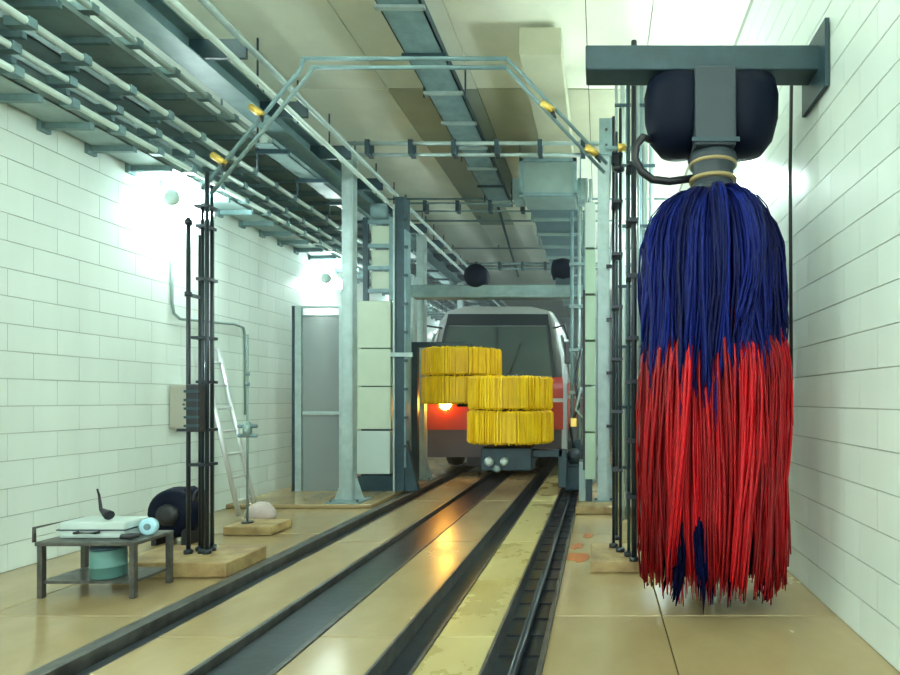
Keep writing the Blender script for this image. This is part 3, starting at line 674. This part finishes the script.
for s in (-1, 1):   # side bands and windows
    xs_ = BC + s * HW
    MB().box((xs_ - .01, BY + .15, .86), (xs_ + s*.02 + .0, BY + 11.3, 1.43)).build('side_red_band', 'busred', bus)
    MB().box((xs_ - .01, BY + .15, .42), (xs_ + s*.015, BY + 11.3, .86)).build('side_skirt', 'busgrey', bus)
    MB().box((xs_ - .01, BY + .15, 1.50), (xs_ + s*.02, BY + 11.3, 1.72)).build('side_red_band', 'busred', bus)
    for k in range(7):
        ya = BY + .35 + k * 1.55
        mb = MB(); mb.quads([[Vector((BC + s*(HW*(1.0 if z < 1.9 else .965 if z < 2.3 else .895) + .02), y_, z)) for y_ in (ya, ya + 1.4)] for z in (1.85, 2.2, 2.66)])
        mb.build('side_window', 'screen' if k else 'wht', bus)  # foremost pane is white: glare on the side glass put into its colour
    # mirror
    MB().tube([(BC + s*1.05, yfront(2.8), 2.75), (BC + s*1.28, BY - .10, 2.75), (BC + s*1.34, BY - .12, 2.5)], .02, 8).build('mirror_arm', 'busdark', bus)
    MB().box((BC + s*1.34 - .06, BY - .16, 2.05), (BC + s*1.34 + .06, BY - .08, 2.45), bevel=.02).build('mirror', 'busdark', bus)
    for yw in (1.9, 8.6):
        MB().lathe([(.2, -.13), (.46, -.12), (.48, 0), (.46, .12), (.2, .13)], 24, 'X', (BC + s*1.16, BY + yw, .48)).build('wheel', 'black', bus)
    # wiper
    MB().tube([(BC + s*.25, yfront(1.8) - .05, 1.82), (BC + s*.45, yfront(2.45) - .05, 2.45)], .012, 6).build('wiper', 'busdark', bus)
hx = XW(446, BY)
for s, m in ((-1, 'head'), (1, 'wht')):
    x = hx if s < 0 else 2 * BC - hx
    MB().lathe([(.03, BY - .11), (.09, BY - .10), (.11, BY - .05), (.11, BY - .02)], 20, 'Y', (x, 0, 1.33)).build('headlight', m, bus, label='lit orange headlight' if s < 0 else 'unlit headlight')
MB().box((BC - .6, BY + .4, .15), (BC + .6, BY + 11, .45)).build('underframe', 'busdark', bus)

# ------------------------------------------------------------------ big red and blue brush
BX, BYY = .79, 4.2
bb = thing('hanging_brush', 'large upright red and blue strip brush hanging at the right', 'brush', (BX, BYY, .2))
MB().tube([(BX, BYY, .25), (BX, BYY, 3.11)], .055, 14).build('shaft', 'tealdark', bb)
MB().lathe([(.13, 2.80), (.19, 2.82), (.19, 2.86), (.15, 2.88)], 24, 'Z', (BX, BYY, 0)).build('hub_ring', 'hub', bb)
MB().lathe([(.15, 2.86), (.135, 2.93), (.14, 3.0), (.17, 3.06), (.16, 3.11)], 24, 'Z', (BX, BYY, 0)).build('neck', 'hub', bb)
for z, r in ((2.93, .165), (3.04, .165)): MB().lathe([(r - .03, z - .012), (r, z - .01), (r, z + .012), (r - .03, z + .016)], 24, 'Z', (BX, BYY, 0)).build('neck_band', 'tan', bb)
def tuft_mesh(name, m, r0, z0, rmax, zmid, zend, seed):
    rg = random.Random(seed); mb = MB(); n = 12
    A1, A2, B1 = rg.uniform(-.07, .07), rg.uniform(0, 6), rg.uniform(-.03, .03)
    for q in range(9):
        ph, ph2, ph3 = rg.uniform(0, 6), rg.uniform(0, 6), rg.uniform(0, 6)
        amp = rg.uniform(.005, .02); w0 = rg.uniform(.007, .014); side = rg.uniform(-.042, .042)
        rm = rmax + rg.uniform(-.03, .012); ze = zend + rg.uniform(-.10, .16); zm = zmid + rg.uniform(-.08, .08); th = rg.uniform(.003, .006)
        prev = None
        for i in range(n + 1):
            t = i / n
            if t < .4:
                a = t / .4 * math.pi / 2
                r = r0 + (rm - r0) * math.sin(a); z = z0 - (z0 - zm) * (1 - math.cos(a))
            else:
                u = (t - .4) / .6; r = rm + amp * math.sin(ph + u * 6); z = zm + (ze - zm) * u
            wd = w0 * (.8 + .5 * min(1, t * 2)) * (1 - .8 * max(0, t - .85) / .15)
            off = side * min(1, r / .35) * (1.15 - .5 * t) + .010 * math.sin(ph2 + t * 6) + A1 * math.sin(A2 + t * 4) * t; r += B1 * math.sin(A2 + 1 + t * 5) * t
            yaw = .7 * math.sin(ph3 + t * 3.2)
            dy, dr = wd * math.cos(yaw), wd * math.sin(yaw)
            c = [mb.bm.verts.new(p) for p in ((r - dr, off - dy, z), (r + th, off, z), (r + dr, off + dy, z), (r - th, off, z))]
            if prev:
                for k in range(4): mb.bm.faces.new((prev[k], prev[(k+1) % 4], c[(k+1) % 4], c[k])).smooth = True
            else: mb.bm.faces.new(c)
            prev = c
        mb.bm.faces.new(prev[::-1])
    return mb.mesh(name, M[m])
def strips_tier(m, count, fn, seed):
    rg = random.Random(seed); meshes = [tuft_mesh('tuft', m, *fn(rg), seed * 50 + k) for k in range(16)]
    for k in range(count):
        o = bpy.data.objects.new('bristle_tuft', meshes[rg.randrange(16)]); C.objects.link(o); o.parent = bb
        o.location = (0, 0, -.2 + rg.uniform(-.02, .02)); sc = rg.uniform(.93, 1.04)
        o.rotation_euler = (0, 0, 2 * math.pi * (k * .6180339) + rg.uniform(-.1, .1)); o.scale = (sc, sc, 1)
strips_tier('red', 132, lambda g: (.08, g.uniform(1.95, 2.2), g.uniform(.38, .49), 1.62, g.uniform(.14, .30)), 3)
strips_tier('blue', 122, lambda g: (.13, g.uniform(2.80, 2.86), g.uniform(.41, .505), g.uniform(2.2, 2.4), g.uniform(1.22, 1.74)), 5)
strips_tier('navyb', 9, lambda g: (.06, .75, g.uniform(.43, .485), .5, g.uniform(.10, .16)), 13)
strips_tier('navyb', 30, lambda g: (.06, 1.2, g.uniform(.32, .45), .9, g.uniform(.16, .22)), 9)
# motor housing and support over the brush
mh = thing('brush_motor', 'navy black twin lobed motor housing with grey gearbox over the red and blue brush', 'motor', (BX, BYY, 3.1))
for s in (-1, 1):
    cx = BX + s * .235
    pr = [(.02, 3.13), (.13, 3.15), (.20, 3.24), (.235, 3.38), (.24, 3.55), (.22, 3.64), (.02, 3.66)]
    mb = MB(); mb.lathe(pr, 24, 'Z', (cx, BYY + .08, 0)); mb.build('motor_lobe', 'navy', mh)
MB().box((BX - .15, BYY - .16, 3.12), (BX + .13, BYY + .2, 3.66), bevel=.015).build('gearbox', 'hub', mh)
MB().box((BX - .17, BYY - .17, 3.14), (BX + .15, BYY - .155, 3.17)).build('gearbox_lip', 'tealdark', mh)
MB().tube([(BX - .42, BYY + .05, 3.24), (BX - .49, BYY, 3.24), (BX - .535, BYY, 3.18), (BX - .545, BYY, 3.09), (BX - .50, BYY, 3.0), (BX - .42, BYY + .02, 2.95), (BX - .30, BYY + .03, 2.94), (BX - .13, BYY + .05, 2.97)], .028, 8).build('power_cable', 'black', mh)
MB().box((-.1, BYY - .08, 3.67), (XR - .02, BYY + .14, 3.84), bevel=.01).build('support_beam', 'tealdark', mh)
MB().box((XR - .05, BYY - .2, 3.5), (XR - .02, BYY + .26, 3.95)).build('wall_plate', 'tealdark', mh)
# cable hanging by the right wall
o = MB().tube([(XR - .05, 4.7, 3.9), (XR - .06, 4.7, 3.2), (XR - .05, 4.7, 1.2)], .014, 8).build('power_cable', 'black'); tag(o, 'thin black cable hanging down the right wall behind the brush', 'cable')

# ------------------------------------------------------------------ spray mist hanging round the coach
mm = bpy.data.materials.new('mist'); mm.use_nodes = True; nt = mm.node_tree; nt.nodes.clear()
vo = nt.nodes.new('ShaderNodeVolumePrincipled'); ou = nt.nodes.new('ShaderNodeOutputMaterial')
vo.inputs['Color'].default_value = (.80, .93, .95, 1); vo.inputs['Density'].default_value = .035; vo.inputs['Anisotropy'].default_value = .2
nt.links.new(vo.outputs[0], ou.inputs['Volume'])
o = MB().box((XL + .55, 9.05, .06), (XR - .5, 24, 4.2)).build('spray_mist', mm, None, 'stuff')
o['label'] = 'thin pale spray mist hanging around the coach and yellow brushes'; o['category'] = 'mist'
